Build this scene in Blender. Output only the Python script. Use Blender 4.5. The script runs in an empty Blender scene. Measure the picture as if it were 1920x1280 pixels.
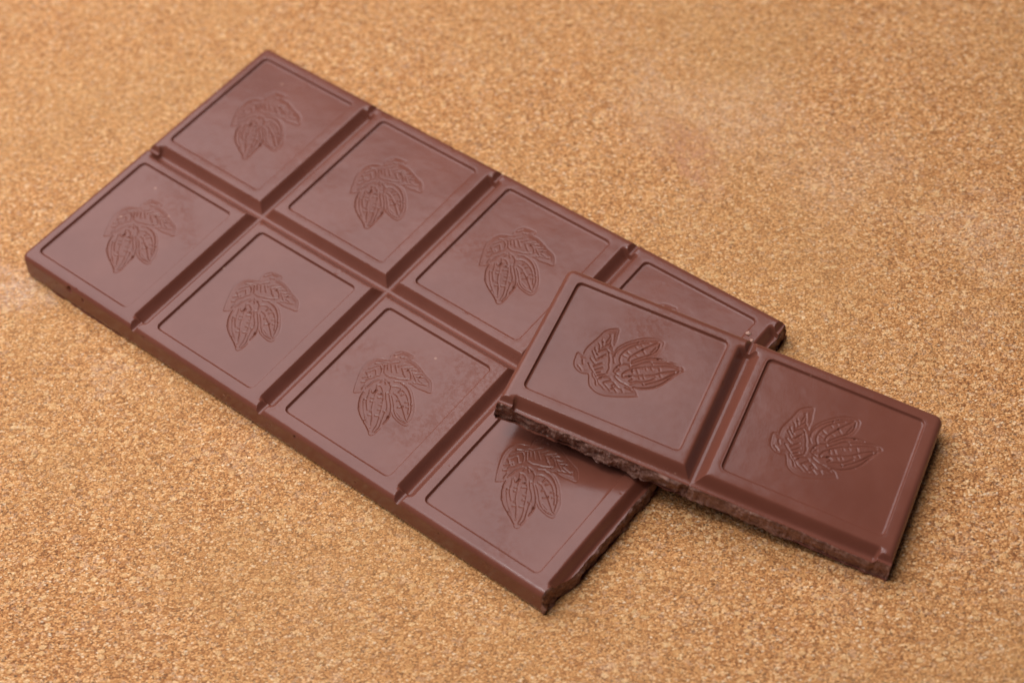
import bpy, math, json
import numpy as np
from mathutils import Matrix, Vector

MM = 0.001                      # everything below is worked out in millimetres
H = 5.0                         # recessed panel floor above the cork
P = 31.0; Q = 34.2336           # pitch of the squares along and across the bar

# ------------------------------------------------------------------ camera
sc = bpy.context.scene
cam = bpy.data.cameras.new('camera'); cam_o = bpy.data.objects.new('camera', cam)
sc.collection.objects.link(cam_o); sc.camera = cam_o
R = np.array([[0.78241885, 0.61815115, -0.07556387],
              [0.45384419, -0.64907868, -0.61050989],
              [-0.42643429, 0.44338022, -0.7883957]])
C = np.array([218.30064, -166.25302, 240.53624 + H])
cam_o.matrix_world = Matrix([[R[0][k], -R[1][k], -R[2][k], C[k] * MM] for k in range(3)] + [[0, 0, 0, 1]])
cam.sensor_width = 36; cam.lens = 3319.298 / 1920 * 36
cam.clip_start = 0.02; cam.clip_end = 20
cam.dof.use_dof = True
FOC = np.array([88., -50., H + 1])
cam.dof.focus_distance = float(R[2] @ (FOC - C)) * MM
cam.dof.aperture_fstop = 16

# ------------------------------------------------------------------ light
sc.render.engine = 'CYCLES'
sc.cycles.use_denoising = True
sc.view_settings.view_transform = 'Standard'; sc.view_settings.look = 'None'
sc.view_settings.exposure = 0; sc.view_settings.gamma = 1
w = bpy.data.worlds.new('World'); sc.world = w; w.use_nodes = True
bg = w.node_tree.nodes['Background']
bg.inputs[0].default_value = (0.80, 0.86, 1.0, 1); bg.inputs[1].default_value = 0.03

def area(name, loc, target, sx, sy, power, col):
    l = bpy.data.lights.new(name, 'AREA'); l.shape = 'RECTANGLE'; l.size = sx; l.size_y = sy
    l.energy = power; l.color = col
    o = bpy.data.objects.new(name, l); sc.collection.objects.link(o)
    o.location = loc
    o.rotation_euler = (Vector(target) - Vector(loc)).to_track_quat('-Z', 'Y').to_euler()
    return o
LX0, LX1, LY0, LY1, LZ = -1.10, 0.14, -0.46, 0.335, 0.55        # a big soft window-like source up and to the left
area('window_light', ((LX0 + LX1) / 2, (LY0 + LY1) / 2, LZ), ((LX0 + LX1) / 2, (LY0 + LY1) / 2, 0), LX1 - LX0, LY1 - LY0, 10.7, (0.955, 0.985, 1.06)).rotation_euler.z += math.radians(4)
area('ceiling_light', (0.04, -0.14, LZ - .01), (0.04, -0.14, 0), 0.28, 0.06, 1.0, (1.0, 0.985, 0.97))

# ------------------------------------------------------------------ node helpers
class NT:
    def __init__(s, name):
        s.m = bpy.data.materials.new(name); s.m.use_nodes = True
        s.t = s.m.node_tree; s.bsdf = s.t.nodes['Principled BSDF']
    def n(s, typ, props=None, **inp):
        nd = s.t.nodes.new(typ)
        for k, v in (props or {}).items(): setattr(nd, k, v)
        for k, v in inp.items():
            key = int(k[1:]) if k[0] == '_' and k[1:].isdigit() else k.replace('_', ' ')
            s.set(nd.inputs[key], v)
        return nd
    def set(s, sock, v):
        if isinstance(v, bpy.types.NodeSocket): s.t.links.new(v, sock)
        elif isinstance(v, bpy.types.Node): s.t.links.new(v.outputs[0], sock)
        else: sock.default_value = v
    def coords(s, scale):
        tc = s.n('ShaderNodeTexCoord')
        return s.n('ShaderNodeMapping', Vector=tc.outputs['Object'], Scale=scale).outputs[0]
    def noise(s, vec, scale, detail=3, rough=.5, dist=0.):
        return s.n('ShaderNodeTexNoise', Vector=vec, Scale=scale, Detail=detail, Roughness=rough, Distortion=dist)
    def ramp(s, fac, stops, interp='LINEAR'):
        r = s.n('ShaderNodeValToRGB', Fac=fac); cr = r.color_ramp; cr.interpolation = interp
        while len(cr.elements) < len(stops): cr.elements.new(.5)
        for e, (p_, c) in zip(cr.elements, stops):
            e.position = p_; e.color = tuple(c) + (1,) if len(c) == 3 else c
        return r.outputs[0]
    def mrange(s, v, a, b, c, d, smooth=True):
        return s.n('ShaderNodeMapRange', {'interpolation_type': 'SMOOTHSTEP' if smooth else 'LINEAR'}, _0=v, _1=a, _2=b, _3=c, _4=d).outputs[0]
    def math(s, op, a, b=0.5, c=0.5):
        return s.n('ShaderNodeMath', {'operation': op}, _0=a, _1=b, _2=c).outputs[0]
    def mix(s, fac, a, b, mode='MIX'):
        nd = s.t.nodes.new('ShaderNodeMix'); nd.data_type = 'RGBA'; nd.blend_type = mode
        s.set(nd.inputs[0], fac); s.set(nd.inputs[6], a); s.set(nd.inputs[7], b)
        return nd.outputs[2]
def g3(v): return (v, v, v)

# ------------------------------------------------------------------ chocolate
def chocolate():
    t = NT('milk_chocolate'); v = t.coords((1000, 1000, 1000))
    n1 = t.noise(v, .09, 3, .55)
    n2 = t.noise(v, .9, 4, .6)
    col = t.mix(t.mrange(n1, .3, .7, 0, 1), (.150, .046, .029, 1), (.174, .056, .036, 1))
    col = t.mix(t.math('MULTIPLY', n2, .35), col, (.140, .040, .023, 1))
    # tiny pale specks
    vo = t.n('ShaderNodeTexVoronoi', Vector=v, Scale=.16, Randomness=1.0)
    sp = t.mrange(vo.outputs['Distance'], .025, .055, 1, 0)
    sel = t.n('ShaderNodeSeparateColor', Color=vo.outputs['Color']).outputs[0]
    sp = t.math('MULTIPLY', sp, t.math('GREATER_THAN', sel, .62))
    col = t.mix(t.math('MULTIPLY', sp, .55), col, (.42, .22, .15, 1))
    # rubbed smudges: patches of dulled gloss
    a = t.noise(v, .055, 2, .5, .3); b = t.noise(v, 1.1, 5, .75)
    pa = t.mrange(a, .53, .72, 0, 1)
    pb = t.mrange(b, .42, .62, 0, 1)
    sm = t.math('MULTIPLY', pa, pb)
    rough = t.math('ADD', t.math('MULTIPLY', sm, .16), t.mrange(n2, .3, .7, .155, .20))
    rub = t.n('ShaderNodeAttribute', {'attribute_name': 'matt'}).outputs['Fac']    # the stamped motif has a duller skin
    rough = t.math('ADD', rough, t.math('MULTIPLY', rub, .07))
    t.set(t.bsdf.inputs['Base Color'], col)
    t.set(t.bsdf.inputs['Roughness'], rough)
    t.set(t.bsdf.inputs['Specular IOR Level'], t.math('MULTIPLY', t.math('SUBTRACT', .33, t.math('MULTIPLY', sm, .11)), t.math('SUBTRACT', 1., t.math('MULTIPLY', rub, .13))))
    t.bsdf.inputs['IOR'].default_value = 1.5
    fine = t.noise(v, 3.2, 4, .65); mid = t.noise(v, .35, 2, .5)
    hgt = t.math('ADD', t.math('MULTIPLY', fine, .006), t.math('MULTIPLY', mid, .03))
    hgt = t.math('ADD', hgt, t.math('MULTIPLY', sm, -.006))
    t.set(t.bsdf.inputs['Normal'], t.n('ShaderNodeBump', Strength=1., Distance=.001, Height=hgt))
    t.bsdf.inputs['Subsurface Weight'].default_value = 0.
    t.bsdf.inputs['Subsurface Radius'].default_value = (1.0, .38, .22)
    t.bsdf.inputs['Subsurface Scale'].default_value = .0012
    return t.m

def broken():
    t = NT('broken_chocolate'); v = t.coords((1000, 1000, 1000))
    n2 = t.noise(v, 1.6, 5, .7); n3 = t.noise(v, .5, 3, .5)
    col = t.ramp(n2, [(.30, (.14, .058, .040)), (.50, (.28, .13, .095)), (.72, (.50, .29, .22))])
    col = t.mix(t.mrange(n3, .4, .7, 0, .5), col, (.10, .036, .024, 1))
    vo = t.n('ShaderNodeTexVoronoi', Vector=v, Scale=1.1)
    sel = t.n('ShaderNodeSeparateColor', Color=vo.outputs['Color']).outputs[1]
    sp = t.math('MULTIPLY', t.mrange(vo.outputs['Distance'], .12, .26, 1, 0), t.math('GREATER_THAN', sel, .80))
    col = t.mix(t.math('MULTIPLY', sp, .6), col, (.40, .25, .19, 1))
    t.set(t.bsdf.inputs['Base Color'], col); t.bsdf.inputs['Roughness'].default_value = .55
    h = t.math('ADD', t.math('MULTIPLY', t.noise(v, 2.6, 6, .75), .35), t.math('MULTIPLY', sp, .08))
    t.set(t.bsdf.inputs['Normal'], t.n('ShaderNodeBump', Strength=.9, Distance=.001, Height=h))
    return t.m

def cork():
    t = NT('pressed_cork'); v = t.coords((1000, 1000, 1000))
    wob = t.noise(v, 1.7, 3, .6)
    off = t.n('ShaderNodeVectorMath', {'operation': 'MULTIPLY_ADD'}, _0=wob.outputs['Color'], _1=(.5, .5, 0), _2=v).outputs[0]
    # granules lie along the direction of the sheet
    mp = t.n('ShaderNodeMapping', {'vector_type': 'TEXTURE'}, Vector=off, Rotation=(0, 0, math.radians(38)), Scale=(1.35, .85, 1)).outputs[0]
    va = t.n('ShaderNodeTexVoronoi', {'voronoi_dimensions': '2D'}, Vector=mp, Scale=1.7)
    vb = t.n('ShaderNodeTexVoronoi', {'voronoi_dimensions': '2D'}, Vector=mp, Scale=3.5)
    ca = t.n('ShaderNodeSeparateColor', Color=va.outputs['Color']); cb = t.n('ShaderNodeSeparateColor', Color=vb.outputs['Color'])
    val = t.math('ADD', t.math('MULTIPLY', ca.outputs[0], .27), t.math('MULTIPLY', cb.outputs[0], .73))
    base = t.ramp(val, [(.05, (.20, .060, .016)), (.25, (.42, .155, .042)), (.5, (.63, .27, .085)), (.72, (.80, .39, .145)), (.92, (.97, .62, .32))])
    hue = t.mix(t.math('MULTIPLY', cb.outputs[1], .30), base, (.58, .25, .10, 1))
    hue = t.mix(t.math('MULTIPLY', t.math('GREATER_THAN', ca.outputs[1], .90), .4), hue, (.68, .41, .25, 1))
    # gaps between granules
    gap = t.mrange(vb.outputs['Distance'], .38, .72, 0, 1)
    hue = t.mix(t.math('MULTIPLY', gap, .35), hue, (.20, .075, .028, 1))
    dark = t.math('MULTIPLY', t.math('GREATER_THAN', cb.outputs[2], .86), t.mrange(vb.outputs['Distance'], .25, .5, 1, 0))
    hue = t.mix(t.math('MULTIPLY', dark, .85), hue, (.075, .035, .018, 1))
    dark2 = t.math('MULTIPLY', t.math('GREATER_THAN', ca.outputs[2], .968), t.mrange(va.outputs['Distance'], .18, .42, 1, 0))
    hue = t.mix(t.math('MULTIPLY', dark2, .8), hue, (.10, .05, .03, 1))
    lite = t.math('MULTIPLY', t.math('LESS_THAN', ca.outputs[2], .035), t.mrange(va.outputs['Distance'], .15, .45, 1, 0))
    hue = t.mix(t.math('MULTIPLY', lite, .8), hue, (.92, .68, .44, 1))
    # a few larger chips pressed in whole, and open crevices between the granules
    vc = t.n('ShaderNodeTexVoronoi', {'voronoi_dimensions': '2D'}, Vector=mp, Scale=.85)
    cc = t.n('ShaderNodeSeparateColor', Color=vc.outputs['Color'])
    chip = t.math('MULTIPLY', t.math('GREATER_THAN', cc.outputs[0], .80), t.mrange(vc.outputs['Distance'], .34, .40, 1, 0))
    hue = t.mix(t.math('MULTIPLY', chip, .62), hue, t.ramp(cc.outputs[1], [(0., (.45, .17, .055)), (.5, (.70, .34, .12)), (1., (.92, .58, .28))]))
    crev = t.noise(mp, 1.5, 5, .72)
    cm = t.mrange(crev, .375, .32, 0, 1)
    hue = t.mix(t.math('MULTIPLY', cm, .9), hue, (.13, .05, .02, 1))
    # broad patches of tint and pale rubbed areas
    big = t.noise(v, .014, 4, .6); pale = t.noise(v, .035, 5, .65)
    hue = t.mix(t.mrange(big, .35, .65, 0, .35), hue, (.53, .28, .105, 1))
    sc_ = t.math('MULTIPLY', t.mrange(pale, .55, .72, 0, 1), t.mrange(t.noise(v, .5, 4, .7), .4, .62, 0, 1))
    hue = t.mix(t.math('MULTIPLY', sc_, .28), hue, (.66, .46, .33, 1))
    # reddish brown stain to the upper right and a pale scuff beside it
    fleck = t.noise(v, .38, 5, .75)
    def blob(cx, cy, r0, r1):
        d = t.n('ShaderNodeVectorMath', {'operation': 'DISTANCE'}, _0=t.n('ShaderNodeVectorMath', {'operation': 'MULTIPLY_ADD'}, _0=t.noise(v, .12, 4, .6).outputs['Color'], _1=(24, 24, 0), _2=v).outputs[0], _1=(cx + 12, cy + 12, 0))
        return t.mrange(d.outputs['Value'], r0, r1, 1, 0)
    for (cx, cy, r1, c, k) in STAINS:
        hue = t.mix(t.math('MULTIPLY', t.math('MULTIPLY', blob(cx, cy, 0., r1), t.math('MULTIPLY', t.mrange(cb.outputs[1], .2, .8, .3, 1), t.mrange(fleck, .42, .56, .30, 1))), k), hue, c)
    t.set(t.bsdf.inputs['Base Color'], hue)
    t.bsdf.inputs['Roughness'].default_value = .62
    t.bsdf.inputs['Specular IOR Level'].default_value = .2
    h = t.math('ADD', t.math('MULTIPLY', ca.outputs[0], .05), t.math('MULTIPLY', cb.outputs[0], .10))
    h = t.math('ADD', h, t.math('MULTIPLY', t.mrange(vb.outputs['Distance'], .3, .75, 0, 1), -.14))
    h = t.math('ADD', h, t.math('MULTIPLY', t.noise(v, 3., 4, .7), .10))
    h = t.math('ADD', h, t.math('MULTIPLY', cm, -.15))
    h = t.math('ADD', h, t.math('MULTIPLY', chip, .06))
    t.set(t.bsdf.inputs['Normal'], t.n('ShaderNodeBump', Strength=.8, Distance=.001, Height=h))
    return t.m
STAINS = [(82, 29, 10, (.40, .15, .07, 1), .85), (88, 25, 8.5, (.52, .24, .14, 1), .7), (73, 34, 15, (.82, .53, .33, 1), .4), (88, 40, 17, (.82, .53, .34, 1), .4),
          (112, 38, 18, (.72, .47, .31, 1), .30), (140, 40, 14, (.78, .54, .37, 1), .35), (2, -72, 11, (.74, .55, .45, 1), .45)]

CHOC = chocolate(); BROKEN = broken(); CORK = cork()

# ------------------------------------------------------------------ relief of the moulded surface
EMB = json.loads('{"OUT":[[-4.699,3.668],[-5.443,2.366],[-6.092,0.987],[-6.643,-0.287],[-6.945,-1.465],[-6.945,-2.582],[-6.642,-3.447],[-6.166,-4.117],[-5.398,-4.543],[-4.671,-4.829],[-4.217,-5.147],[-4.486,-5.893],[-4.483,-6.681],[-4.137,-7.411],[-3.802,-7.777],[-3.226,-8.049],[-2.52,-8.168],[-1.936,-8.24],[-1.284,-8.23],[-1.138,-7.678],[-1.292,-7.291],[-0.791,-7.269],[0.207,-7.226],[1.249,-6.938],[2.188,-6.58],[3.271,-6.236],[4.301,-5.952],[4.936,-5.666],[5.657,-4.897],[6.178,-3.992],[5.879,-3.692],[4.899,-3.546],[3.817,-3.329],[2.883,-3.31],[2.046,-3.36],[1.646,-2.895],[2.677,-2.618],[3.7,-2.066],[4.761,-1.186],[5.783,-0.108],[6.662,1.06],[7.074,2.192],[7.244,3.313],[6.943,3.879],[5.882,3.922],[4.774,3.729],[4.002,3.473],[3.137,2.835],[3.468,3.495],[3.743,4.547],[3.773,5.679],[3.902,6.738],[3.935,7.684],[3.778,8.41],[3.339,8.721],[2.574,8.207],[1.611,7.651],[0.546,7.162],[-0.62,6.561],[-1.615,5.831],[-2.475,4.818],[-3.11,3.638],[-3.451,2.425],[-3.901,3.106]],"LN":[[[-3.997,2.354],[-4.093,1.325]],[[-5.041,1.259],[-4.54,0.815]],[[-5.489,0.379],[-5.016,-0.285],[-4.735,-0.611]],[[-5.687,-0.773],[-5.335,-1.298],[-4.851,-2.138]],[[-5.837,-1.686],[-5.483,-2.305],[-5.13,-2.925],[-4.656,-3.313]],[[-5.663,-3.164],[-4.876,-3.567],[-4.321,-4.236],[-3.787,-4.555]],[[-5.436,-0.764],[-4.936,-0.286],[-4.386,-0.212]],[[-4.634,-0.774],[-4.186,-0.353]],[[-4.75,-2.208],[-3.902,-1.289],[-4.035,-0.551],[-4.538,0.17],[-4.54,0.998]],[[-4.606,-3.348],[-3.995,-2.886],[-3.527,-2.29],[-3.38,-1.655],[-3.822,-1.197]],[[-4.091,-3.932],[-3.692,-3.284],[-3.096,-2.501]],[[-3.598,-4.055],[-3.071,-3.387]],[[-3.095,-4.408],[-2.101,-3.384]],[[-2.491,-4.832],[-1.32,-3.84]],[[-1.161,-4.968],[-0.418,-4.474],[0.47,-3.901]],[[-4.424,-3.606],[-3.718,-4.287],[-3.111,-5.084],[-2.456,-5.73]],[[-1.96,-4.963],[-1.323,-5.911]],[[-0.912,-4.958],[-1.009,-5.167],[-0.477,-5.578],[0.146,-6.163]],[[-0.113,-5.149],[0.461,-5.792],[1.04,-6.051]],[[0.982,-5.272],[1.678,-5.485],[2.079,-5.859]],[[1.92,-5.011],[2.915,-5.527]],[[2.706,-4.739],[4.082,-4.517],[4.479,-4.797]],[[-2.727,-2.391],[-1.829,-2.377],[-1.08,-2.719],[-0.284,-2.912],[0.384,-3.253],[1.492,-4.013],[1.075,-4.786],[0.306,-5.259]],[[1.031,-5.215],[1.965,-4.676],[2.796,-4.07],[2.427,-3.755]],[[2.845,-4.105],[3.536,-4.225],[4.574,-4.59]],[[-0.391,-2.103],[0.585,-2.643]],[[-3.597,1.798],[-3.443,0.867],[-3.39,0.189],[-3.087,-0.574],[-2.835,-1.027]],[[-1.985,-1.532],[-1.091,-1.427],[-0.204,-0.955],[0.04,-0.579],[0.426,0.24],[0.078,0.485]],[[-2.237,-1.08],[-2.29,-0.584]],[[-1.689,-1.19],[-1.295,-0.827]],[[-2.702,1.715],[-2.163,2.608],[-1.843,3.47],[-1.189,4.272],[-0.361,5.035]],[[-2.296,0.243],[-1.707,1.197],[-1.2,2.111],[-0.686,3.015],[-0.203,3.936],[0.28,4.672],[0.179,5.013]],[[0.377,4.783],[1.294,5.743],[1.964,6.693],[2.439,7.419],[2.242,7.647]],[[-2.345,0.186],[-1.797,-0.016],[-1.007,0.34],[-0.243,1.074],[0.263,1.623],[0.94,2.589],[1.516,3.621],[2.088,4.647],[2.658,5.669],[3.081,6.611],[3.304,7.866]],[[-0.021,0.555],[0.66,1.344],[1.583,2.136],[2.258,2.918],[2.397,3.446],[2.081,3.723]],[[0.747,0.558],[1.642,1.374],[2.608,2.312],[3.257,3.286],[3.647,4.437],[3.726,5.624]],[[2.394,3.627],[2.867,4.632],[3.241,5.612],[3.709,6.697],[3.692,7.768]],[[-3.352,2.537],[-3.09,3.624],[-2.425,4.783],[-1.566,5.796],[-0.571,6.526],[0.596,7.127],[1.66,7.616],[2.671,8.138]],[[-2.026,4.14],[-1.05,5.252],[-0.029,6.143],[1.181,7.069],[2.097,7.662]],[[-1.423,2.812],[-0.947,2.44]],[[-1.054,3.419],[-0.509,3.035]],[[0.464,5.795],[0.956,5.447]],[[-2.601,1.462],[-2.059,1.808],[-1.661,1.619]],[[-0.917,1.368],[-0.322,1.039]],[[-0.5,2.125],[0.194,1.636]],[[0.64,3.162],[1.203,2.8]],[[0.695,2.582],[0.796,2.331]],[[1.12,3.99],[1.613,3.642]],[[1.495,5.245],[2.134,4.883]],[[-2.171,3.701],[-1.843,3.47]],[[-0.104,-1.025],[0.612,-1.493],[1.482,-1.594],[2.463,-1.376],[3.534,-0.863],[4.479,-0.086],[5.262,0.797],[5.828,1.649]],[[0.703,-2.506],[1.641,-2.527],[2.768,-2.136],[3.933,-1.325],[4.969,-0.252],[5.861,0.911],[6.403,1.955],[6.625,2.954]],[[1.12,-0.158],[1.905,-0.077],[2.782,0.39],[3.75,0.967],[4.665,1.577],[5.527,2.218],[6.385,2.857],[6.721,2.974],[6.494,2.247],[6.123,1.441]],[[1.162,0.447],[2.037,1.095],[3.002,2.034],[3.771,2.744],[4.685,3.258],[5.649,3.466],[6.617,3.313]],[[2.58,0.803],[2.634,0.403]],[[3.543,1.742],[3.969,1.316]],[[4.161,2.647],[4.74,2.863],[5.367,3.043]],[[1.619,-0.782],[1.676,-1.367]],[[2.402,-0.518],[2.655,-1.058]],[[3.958,0.191],[4.257,-0.2]],[[4.746,0.839],[5.071,0.573]],[[-4.111,-6.436],[-3.756,-6.778],[-3.502,-7.237]],[[-2.851,-6.664],[-2.146,-6.972]]]}')
rng = np.random.default_rng(7)
class VNoise:                                   # smooth value noise, period n
    def __init__(s, seed, n=64): s.g = np.random.default_rng(seed).random((n, n)) * 2 - 1; s.n = n
    def __call__(s, x, y):
        x = np.asarray(x, float); y = np.asarray(y, float)
        i = np.floor(x).astype(int); j = np.floor(y).astype(int); fx = x - i; fy = y - j
        fx = fx * fx * (3 - 2 * fx); fy = fy * fy * (3 - 2 * fy); n = s.n; g = s.g
        a = g[i % n, j % n]; b = g[(i + 1) % n, j % n]; c = g[i % n, (j + 1) % n]; d = g[(i + 1) % n, (j + 1) % n]
        return (a * (1 - fx) + b * fx) * (1 - fy) + (c * (1 - fx) + d * fx) * fy
N1, N2, N3 = VNoise(1), VNoise(2), VNoise(3)
def fbm(n, x, y, o=4, g=.5):
    s = 0; a = 1
    for k in range(o): s = s + a * n(x + 7.3 * k, y + 3.1 * k); x = x * 2; y = y * 2; a *= g
    return s
def smooth(t): t = np.clip(t, 0, 1); return t * t * (3 - 2 * t)
def catmull(pts, k=4):
    p = [np.array(a, float) for a in pts]; p = [2 * p[0] - p[1]] + p + [2 * p[-1] - p[-2]]; out = []
    for i in range(1, len(p) - 2):
        for s in range(k):
            t = s / k
            out.append(.5 * (2 * p[i] + (p[i + 1] - p[i - 1]) * t + (2 * p[i - 1] - 5 * p[i] + 4 * p[i + 1] - p[i + 2]) * t * t + (3 * p[i] - p[i - 1] - 3 * p[i + 1] + p[i + 2]) * t ** 3))
    out.append(p[-2]); return np.array(out)
def segdist(X, Y, a, b, rad):
    """distance field to segment a-b, only inside its box"""
    vx, vy = b - a; L = vx * vx + vy * vy + 1e-12
    t = np.clip(((X - a[0]) * vx + (Y - a[1]) * vy) / L, 0, 1)
    return np.hypot(X - a[0] - t * vx, Y - a[1] - t * vy)
ES = .05; EX = np.arange(-9, 9 + ES / 2, ES); EY = np.arange(-10, 10.5 + ES / 2, ES)
def emblem_field():
    X, Y = np.meshgrid(EX, EY, indexing='ij')
    def near(lines, rad):
        D = np.full(X.shape, rad)
        for l in lines:
            for a, b in zip(l[:-1], l[1:]):
                i0, i1 = np.searchsorted(EX, [min(a[0], b[0]) - rad, max(a[0], b[0]) + rad])
                j0, j1 = np.searchsorted(EY, [min(a[1], b[1]) - rad, max(a[1], b[1]) + rad])
                s = np.s_[i0:i1, j0:j1]; D[s] = np.minimum(D[s], segdist(X[s], Y[s], a, b, rad))
        return D
    poly = catmull(EMB['OUT'] + [EMB['OUT'][0]], 3)
    ins = np.zeros(X.shape, bool)
    for a, b in zip(poly[:-1], poly[1:]):
        if a[1] == b[1]: continue
        c = (Y >= min(a[1], b[1])) & (Y < max(a[1], b[1]))
        xi = a[0] + (Y - a[1]) / (b[1] - a[1]) * (b[0] - a[0]); ins ^= c & (X < xi)
    Dp = near([poly], 1.2); sd = np.where(ins, -Dp, Dp)
    Dl = near([catmull(l, 4) if len(l) > 2 else np.array(l, float) for l in EMB['LN']], 1.)
    z = -.035 * smooth((.10 - sd) / .22)                              # the motif lies a little below the panel
    z -= .05 * np.exp(-(sd / .11) ** 2)                               # crisp outline
    z += .045 * smooth((-sd - .35) / .5)                              # leaves and pods swell back up
    wv = .85 + .25 * N1(X * .9 + 20, Y * .9)
    z -= EDEP * wv * np.exp(-(Dl / .115) ** 2)                            # engraved ribs and veins
    z += .010 * np.exp(-((Dl - .36) / .15) ** 2) * (sd < 0)          # soft shoulder beside each line
    pit = fbm(N2, X * 1.7, Y * 1.7, 2)
    z -= .18 * smooth((pit - .86) / .22) * (Dl < .22)                 # pinholes in the lines
    return z, sd
EDEP = .11
EZ, ESD = emblem_field()
def esample(A, x, y, out):
    fx = (x - EX[0]) / ES; fy = (y - EY[0]) / ES
    ok = (fx >= 0) & (fx < len(EX) - 1.001) & (fy >= 0) & (fy < len(EY) - 1.001)
    fx = np.clip(fx, 0, len(EX) - 1.001); fy = np.clip(fy, 0, len(EY) - 1.001)
    i = fx.astype(int); j = fy.astype(int); fx -= i; fy -= j
    v = (A[i, j] * (1 - fx) + A[i + 1, j] * fx) * (1 - fy) + (A[i, j + 1] * (1 - fx) + A[i + 1, j + 1] * fx) * fy
    return np.where(ok, v, out)

HU, HV = 11.708, 13.6176        # half size of the recessed panel
RIM = .55                       # rim above panel floor
UF, VF = 2.70, 2.10             # where the outer fillet starts (5 columns: far end mirrored)
UN, VN = 5 * P, 2 * Q
FR, PHI = 1.25, math.radians(84)
ARC = FR * PHI; WL = (RIM + H - FR * (1 - math.cos(PHI))) / math.sin(PHI)
def prof(m):
    """outer edge: rounded shoulder, then the drafted wall. m = length along it -> (outward, drop)"""
    m = np.maximum(m, 0); a = np.minimum(m, ARC) / FR; r = np.maximum(m - ARC, 0)
    tuck = .42 * np.clip((r - (WL - 1.5)) / 1.5, 0, 1) ** 2            # rounded lower edge
    return FR * np.sin(a) + r * math.cos(PHI) - tuck, FR * (1 - np.cos(a)) + r * math.sin(PHI)
def warp(pu, pv):
    """plan parameters -> position and drop; rounds the plan corners"""
    Rc = .2
    su = np.where(pu < UN / 2, -1, 1); sv = np.where(pv < VN / 2, -1, 1)
    mu = np.where(su < 0, UF - pu, pu - (UN - UF)); mv = np.where(sv < 0, VF - pv, pv - (VN - VF))
    ou, du = prof(mu); ov, dv = prof(mv)
    ru = np.where(mu > 0, Rc + ou, Rc + mu); rv = np.where(mv > 0, Rc + ov, Rc + mv)
    cu = np.where(su < 0, UF + Rc, UN - UF - Rc); cv = np.where(sv < 0, VF + Rc, VN - VF - Rc)
    xu = mu + Rc; xv = mv + Rc
    corner = (xu > 0) & (xv > 0)
    # straight parts
    U = np.where(xu > 0, cu + su * ru, pu); V = np.where(xv > 0, cv + sv * rv, pv)
    drop = np.maximum(np.where(mu > 0, du, 0), np.where(mv > 0, dv, 0))
    mx = np.maximum(xu, xv); L = np.hypot(xu, xv) + 1e-9
    om, dm = prof(mx - Rc); rad = np.where(mx > Rc, Rc + om, mx)
    U = np.where(corner, cu + su * rad * xu / L, U); V = np.where(corner, cv + sv * rad * xv / L, V)
    drop = np.where(corner, np.where(mx > Rc, dm, 0), drop)
    return U, V, drop
def gprof(d, hw, flat):
    t = np.clip((d - flat) / (hw - flat), 0, 1.25)
    tt = np.clip(t, 0, 1); s = .62 * tt + .38 * tt * tt * (3 - 2 * tt)
    sh = np.exp(-((d - hw) / .22) ** 2) * .035                       # softened shoulder
    sh = sh * (hw > 1.2)
    return np.clip(1 - s, 0, 1) + sh * .6 + .11 * (1 - np.clip(d / (flat + .1), 0, 1) ** 2)   # slightly hollow bottom
def relief(U, V):
    ci = np.clip(np.floor(U / P), 0, 4); cj = np.clip(np.floor(V / Q), 0, 1)
    x = U - (ci + .5) * P; y = V - (cj + .5) * Q
    # panel
    rc = 1.0; qx = np.abs(x) - HU + rc; qy = np.abs(y) - HV + rc
    d = np.hypot(np.maximum(qx, 0), np.maximum(qy, 0)) + np.minimum(np.maximum(qx, qy), 0) - rc
    z = np.full(U.shape, RIM)
    t = np.clip((.12 - d) / .24, 0, 1)
    rec = (RIM - .06) * (.5 * t + .5 * t * t * (3 - 2 * t)) + .06 * (1 - np.clip((d + .46) / .34, 0, 1) ** 2) * (d < .0)
    z = z - rec
    z = z - .018 * np.exp(-((d - .28) / .2) ** 2)
    # grooves between the squares
    def gr(dd, e, hw, D, z0):
        main = D * gprof(dd, hw, .50) * smooth((e - z0) / 1.1)
        nt = 1.0 * gprof(dd, .95, .28)
        return np.maximum(main, nt)
    du = np.abs(U - np.round(U / P) * P - .2); du = np.where((np.round(U / P) < 1) | (np.round(U / P) > 4), 9, du)
    dv = np.abs(V - Q)
    ev = np.minimum(V, VN - V); eu = np.minimum(U, UN - U)
    g = np.maximum(gr(du, ev, 1.75, 1.8, 2.7), gr(dv, eu, 1.95, 1.8, 3.3))
    z = z - g
    ez = esample(EZ, x, y, 0.)
    z = z + ez
    z = z + .020 * fbm(N3, U / 11., V / 11., 2) + .004 * fbm(N2, U / 1.9, V / 1.9, 2)
    # a nibbled bit of rim on the far edge and small nicks along the shoulders
    nick = fbm(N1, U * .55 + 5, V * .55, 3)
    z = z - .10 * smooth((nick - 1.15) / .4) * (g < .5) * (rec < .02)
    for (nu_, nv_, ru_, rv_, dz_) in NICKS:
        q_ = np.hypot((U - nu_) / ru_, (V - nv_) / rv_) + .22 * N2(U * 1.6, V * 1.6)
        z = z - dz_ * smooth((1 - q_) / .28)
    return z, d, g
NICKS = [(34.3, 1.2, 2.7, .95, .32), (51.0, 1.3, .9, .8, .22), (44.5, 1.1, .8, .6, .15)]
def surf(pu, pv):
    U, V, drop = warp(pu, pv); z, d, g = relief(U, V)
    # the notch cuts the wall, the wall does not follow the relief lower down
    top = RIM - drop
    k = np.clip(drop / 1.6, 0, 1)
    zz = np.where(drop > 0, np.minimum(top + (z - RIM) * (1 - k) * (g < .02), np.where(g > .02, z, 99)), z)
    zz = np.where(drop >= RIM + H - 1e-6, -H, zz)
    return U, V, zz, drop, d

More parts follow.
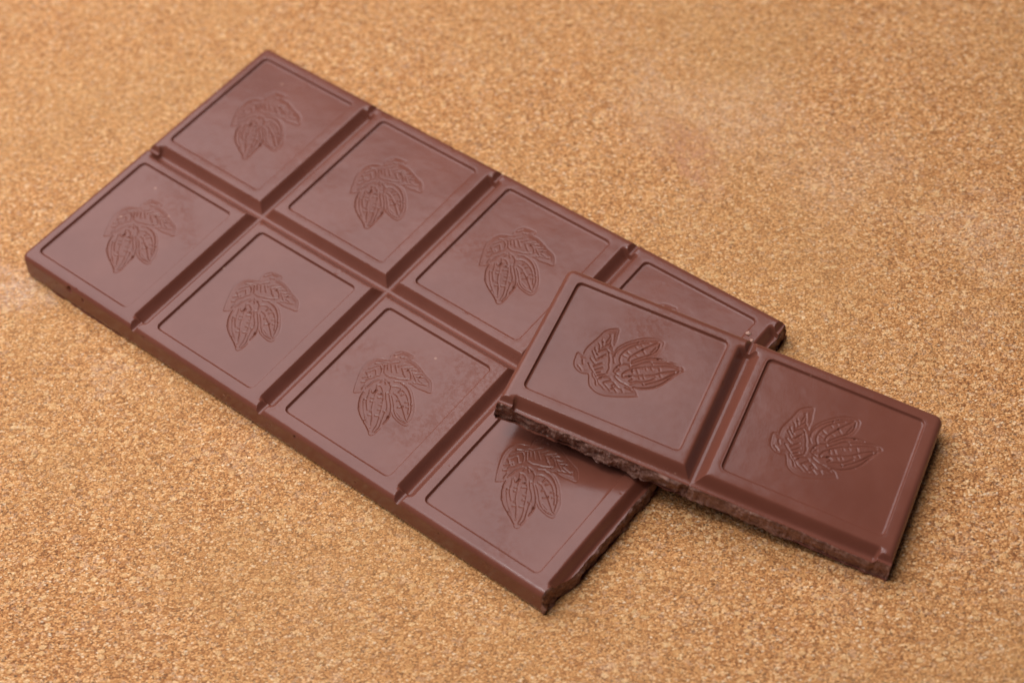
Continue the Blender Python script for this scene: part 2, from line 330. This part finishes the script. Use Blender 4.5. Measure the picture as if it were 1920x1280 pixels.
PITS = []                        # (u, wall height, radius, depth) on the near side of the whole bar
def dedupe(a, mn):
    a = np.sort(a); out = [a[0]]
    for v_ in a[1:]:
        if v_ - out[-1] > mn: out.append(v_)
    return np.array(out)
def lines(c, half, hp, emb_half, lo_out, hi_out, F, N):
    seg = [np.arange(-emb_half, emb_half + .01, .11), np.arange(-half, half + .01, .5)]
    for s in (-1, 1):
        seg.append(s * np.arange(hp - .62, hp + .42, .06)); seg.append(s * np.arange(half - 2.1, half + .001, .13))
    a = c + np.concatenate(seg)
    lo, hi = c - half, c + half
    a = a[(a > lo + .04) & (a < hi - .04)]
    a = np.concatenate([a, [lo, hi]])
    if lo_out:
        a = a[a > F]; m = np.concatenate([np.arange(0, ARC, .12), ARC + np.linspace(0, WL, 21)]); a = np.concatenate([a, F - m])
    if hi_out:
        a = a[a < N - F]; m = np.concatenate([np.arange(0, ARC, .12), ARC + np.linspace(0, WL, 21)]); a = np.concatenate([a, N - F + m])
    a = np.sort(a); keep = np.concatenate([[True], np.diff(a) > .035]); keep[-1] = True
    a = a[keep]
    if a[-1] - a[-2] < .035: a = np.delete(a, -2)
    return a

def mesh(name, verts, faces, mat, parent, normals=None, off=(0, 0, 0)):
    me = bpy.data.meshes.new(name)
    if len(faces) and isinstance(faces, np.ndarray):
        nf = len(faces)
        me.vertices.add(len(verts)); me.vertices.foreach_set('co', (np.asarray(verts) * MM).astype(np.float32).ravel())
        me.loops.add(nf * 4); me.loops.foreach_set('vertex_index', faces.astype(np.int32).ravel())
        me.polygons.add(nf); me.polygons.foreach_set('loop_start', np.arange(0, nf * 4, 4, dtype=np.int32))
        me.update(calc_edges=True)
    else:
        me.from_pydata([tuple(np.asarray(q_) * MM) for q_ in verts], [], faces); me.update()
    me.polygons.foreach_set('use_smooth', np.ones(len(me.polygons), bool))
    if normals is not None:
        n = np.asarray(normals); n = n / np.linalg.norm(n, axis=1, keepdims=True)
        me.normals_split_custom_set_from_vertices([tuple(a) for a in n.astype(float)])
    me.materials.append(mat)
    o = bpy.data.objects.new(name, me); sc.collection.objects.link(o)
    if parent: o.parent = parent
    return o

def square(col, row, root, org, ubrk_hi=None, ubrk_lo=None, seed=0):
    """one square of the bar at (col,row); org = point of the bar plan that is the root's origin"""
    cu, cv = (col + .5) * P, (row + .5) * Q
    lu = lines(cu, P / 2, HU, 7.9, col == 0, col == 4, UF, UN)
    lv = lines(cv, Q / 2, HV, 9.2, row == 0, row == 1, VF, VN)
    PU, PV = np.meshgrid(lu, lv, indexing='ij')
    if ubrk_hi is not None:
        PU = PU + np.clip((PU - ((col + 1) * P - 2.6)) / 2.6, 0, 1) * ubrk_hi(PV)
    if ubrk_lo is not None:
        PU = PU + np.clip(((col * P + 1.0) - PU) / 1.0, 0, 1) * ubrk_lo(PV)
    U, V, Z, drop, d = surf(PU, PV)
    if row == 1:
        for (pu_, h_, r_, dep) in PITS_OF[col]:
            rr = np.hypot(U - pu_, (Z - h_)); m_ = (drop > .3)
            V = V - m_ * dep * smooth((r_ - rr) / (.6 * r_))
    # bar coordinates -> local coordinates of the thing (y flips so that the surface faces up)
    X = np.stack([U - org[0], -(V - org[1]), Z + H], -1)
    gu = np.gradient(X, axis=0); gv = np.gradient(X, axis=1)
    Nn = np.cross(gv, gu).reshape(-1, 3)
    nu, nv = PU.shape; idx = np.arange(nu * nv).reshape(nu, nv)
    F = np.stack([idx[:-1, :-1], idx[:-1, 1:], idx[1:, 1:], idx[1:, :-1]], -1).reshape(-1, 4)
    dc = d.ravel()[F].mean(1)
    ex = esample(ESD, (U - cu).ravel(), (V - cv).ravel(), 9.)[F].mean(1)
    V3 = X.reshape(-1, 3)
    matt = np.clip(smooth((.1 - esample(ESD, (U - cu).ravel(), (V - cv).ravel(), 9.)) / .3), 0, 1)
    def part(name, sel, parent):
        f = F[sel]; used, inv = np.unique(f, return_inverse=True)
        o = mesh(name, V3[used], inv.reshape(-1, 4), CHOC, parent, Nn[used])
        at = o.data.attributes.new('matt', 'FLOAT', 'POINT'); at.data.foreach_set('value', matt[used].astype(np.float32))
        return o
    em = ex < .45; pa = (dc < -.02) & ~em; body = ~(em | pa)
    b = part('chocolate_square', body, root)
    part('inset_panel', pa, b); part('cocoa_pod_relief', em, b)
    # underside of this square, closing it
    ring = []
    def low(p_): return (p_[0], p_[1], 0.0)
    edges = [X[:, 0], X[-1, :], X[::-1, -1], X[0, ::-1]]
    for e in edges:
        for p_ in e[:-1]: ring.append(low(p_))
    rr = [ring[0]]
    for p_ in ring[1:]:
        if math.dist(p_, rr[-1]) > .3: rr.append(p_)
    if math.dist(rr[0], rr[-1]) < .3: rr.pop()
    c0 = np.mean(np.array(rr), 0)
    bot = mesh('underside', [tuple(c0)] + rr, [(0, k + 1, (k + 1) % len(rr) + 1) for k in range(len(rr))], CHOC, b)
    bot.data.polygons.foreach_set('use_smooth', np.zeros(len(bot.data.polygons), bool))
    # broken face
    for side, fn in ((1, ubrk_hi), (-1, ubrk_lo)):
        if fn is None: continue
        e = X[-1] if side > 0 else X[0]
        K = 26; s = np.linspace(0, 1, K)[None, :]
        yy = e[:, 1][:, None]; zt = e[:, 2][:, None]
        zz = zt * (1 - s)
        depth = np.clip(zt - zz, 0, 9)
        ramp_ = smooth(depth / .35) * np.clip(zt / .6, 0, 1)
        nz = .30 * fbm(N1, yy * .35 + seed, zz * .5, 2) + .17 * fbm(N2, yy * 1.1 + seed, zz * 1.1, 4, .62)
        st = np.interp(yy.ravel() + seed * 3.1, STX, STV)[:, None]
        nz = nz + .8 * st * smooth((depth - .25) / .3) + .10 * fbm(N3, yy * 3.1 + seed, zz * 3.1, 2)
        nz = nz * (.5 if (col == 4 and row == 1) else 1.)
        chip = CHIP(yy + seed * 0, side) * smooth((depth - 1.0) / 2.6)
        xx = e[:, 0][:, None] + side * ramp_ * (nz + .12 - chip)
        FV = np.stack([xx, np.broadcast_to(yy, xx.shape), zz], -1).reshape(-1, 3)
        n_ = len(e); ii = np.arange(n_ * K).reshape(n_, K)
        f = np.stack([ii[:-1, :-1], ii[:-1, 1:], ii[1:, 1:], ii[1:, :-1]], -1).reshape(-1, 4)
        if side > 0: f = f[:, ::-1]
        mesh('broken_face', FV, np.ascontiguousarray(f), BROKEN, b)
    return b
_g = np.random.default_rng(5); _x = np.cumsum(_g.random(200) * 4.5 + 1.2) - 250; _v = (_g.random(200) - .5) * .5
STX = np.stack([_x, _x + .35], 1).ravel(); STV = np.stack([np.roll(_v, 1), _v], 1).ravel()
def CHIP(y, side):
    if side > 0: return .25 + 0 * y
    # local y runs from +Q (left end) to -Q (right end) on the loose piece
    return .35 * smooth(fbm(N3, y * .09 + 3, y * 0 + 2, 2) + .3) + .45 * smooth((y - .6) / .5) * smooth((9 - y) / 6)
PITS_OF = {0: [(14.6, -.55, .75, .55), (18.0, -1.15, .42, .35), (11.0, -1.3, .2, .15)], 1: [(3 + P, -.4, .3, .2), (P + 24, -1.6, .25, .15)], 2: [(2 * P + 8.5, -.5, .35, .3), (2 * P + 22, -2.2, .2, .15)], 3: [(3 * P + 9, -1.2, .2, .15)], 4: []}

def thing(name, label, cat, mat4=None):
    o = bpy.data.objects.new(name, None); sc.collection.objects.link(o)
    o.empty_display_size = .02; o['label'] = label; o['category'] = cat
    if mat4 is not None: o.matrix_world = mat4
    return o

# ------------------------------------------------------------------ cork sheet
SH = 900.
cs = mesh('cork_tabletop', [(-SH, -SH, 0), (SH, -SH, 0), (SH, SH, 0), (-SH, SH, 0)], [(0, 1, 2, 3)], CORK, None)
cs['kind'] = 'structure'

# ------------------------------------------------------------------ the bar: four columns of two squares, its fifth column snapped off
root = thing('chocolate_bar', 'large milk chocolate bar of eight squares lying flat on cork, its right end snapped off', 'chocolate bar', Matrix.Translation((2 * P * MM, -Q * MM, .00005)))
bar_break = lambda pv: .30 - 1.55 * smooth((pv - (VN - 9)) / 8) + .20 * fbm(N2, pv * .33, pv * 0 + 1, 3) + .05 * N1(pv * 2.3, pv * 0)
for c_ in range(4):
    for r_ in range(2):
        square(c_, r_, root, (2 * P, Q), ubrk_hi=bar_break if c_ == 3 else None, seed=11 + r_)

# thin flash of chocolate squeezed out under the near edge
xs = np.linspace(7, 29, 60); fv = []; ff = []
for k, x_ in enumerate(xs):
    wd = .34 * smooth((x_ - 7) / 3) * smooth((29 - x_) / 3) * (.7 + .5 * N1(x_ * .9, 0)) + .02
    y0_ = -(VN - VF + FR + .05 - Q)
    fv += [(x_ - 2 * P, y0_ + .5, .32), (x_ - 2 * P, y0_ - wd, .24), (x_ - 2 * P, y0_ - wd, .05), (x_ - 2 * P, y0_ + .5, .05)]
    if k: a_ = 4 * k - 4; ff += [(a_, a_ + 1, a_ + 5, a_ + 4), (a_ + 1, a_ + 2, a_ + 6, a_ + 5), (a_ + 2, a_ + 3, a_ + 7, a_ + 6)]
first = [o for o in root.children if o.name.startswith('chocolate_square')][1]
mesh('moulding_flash', fv, ff, CHOC, first)

# ------------------------------------------------------------------ the loose piece: the fifth column, leaning on the bar
yaw, tilt = 1.8206, 0.1617
M = Matrix.Rotation(yaw, 3, 'Z') @ Matrix.Rotation(tilt, 3, 'X')
T = Vector((127.621, -24.456, 5.381 + H)) + M @ Vector((0, 0, -H))
M4 = M.to_4x4(); M4.translation = T * MM
piece = thing('broken_chocolate_piece', 'snapped off piece of two chocolate squares tilted, one end on the large bar', 'chocolate piece', M4)
piece_break = lambda pv: -.20 + .20 * fbm(N3, pv * .3, pv * 0 + 4, 3) + .06 * N2(pv * 2.1, pv * 0)
for r_ in range(2):
    square(4, r_, piece, (4.5 * P, Q), ubrk_lo=piece_break, seed=31 + r_)

# ------------------------------------------------------------------ crumbs
def crumb(label, loc, r, seed):
    g = np.random.default_rng(seed); vs = []; n = 7
    for i in range(1, 5):
        th = math.pi * i / 5
        for j in range(n):
            ph = 2 * math.pi * j / n
            k = r * (1 + .35 * (g.random() - .5) * 2)
            vs.append((k * math.sin(th) * math.cos(ph) * 1.2, k * math.sin(th) * math.sin(ph), k * math.cos(th) * .7))
    fs = [(i * n + j, i * n + (j + 1) % n, (i + 1) * n + (j + 1) % n, (i + 1) * n + j)[::-1] for i in range(3) for j in range(n)]
    fs.append(tuple(range(n))); fs.append(tuple(range(3 * n, 4 * n))[::-1])
    o = mesh('chocolate_crumb', vs, fs, CRUMB, None); o.location = Vector(loc) * MM
    o.data.polygons.foreach_set('use_smooth', np.zeros(len(o.data.polygons), bool))
    o['label'] = label; o['category'] = 'crumb'; o['group'] = 'crumbs fallen on the chocolate'
t = NT('crumb_chocolate'); t.bsdf.inputs['Base Color'].default_value = (.40, .21, .15, 1); t.bsdf.inputs['Roughness'].default_value = .45; CRUMB = t.m

crumb('tiny pale chocolate crumb beside the lifted piece on the far right square', (120.6, -6.9, H + .72), .40, 3)
crumb('tiny chocolate crumb at the edge of the lifted piece near its groove', (121.9, -7.8, H + .66), .28, 4)
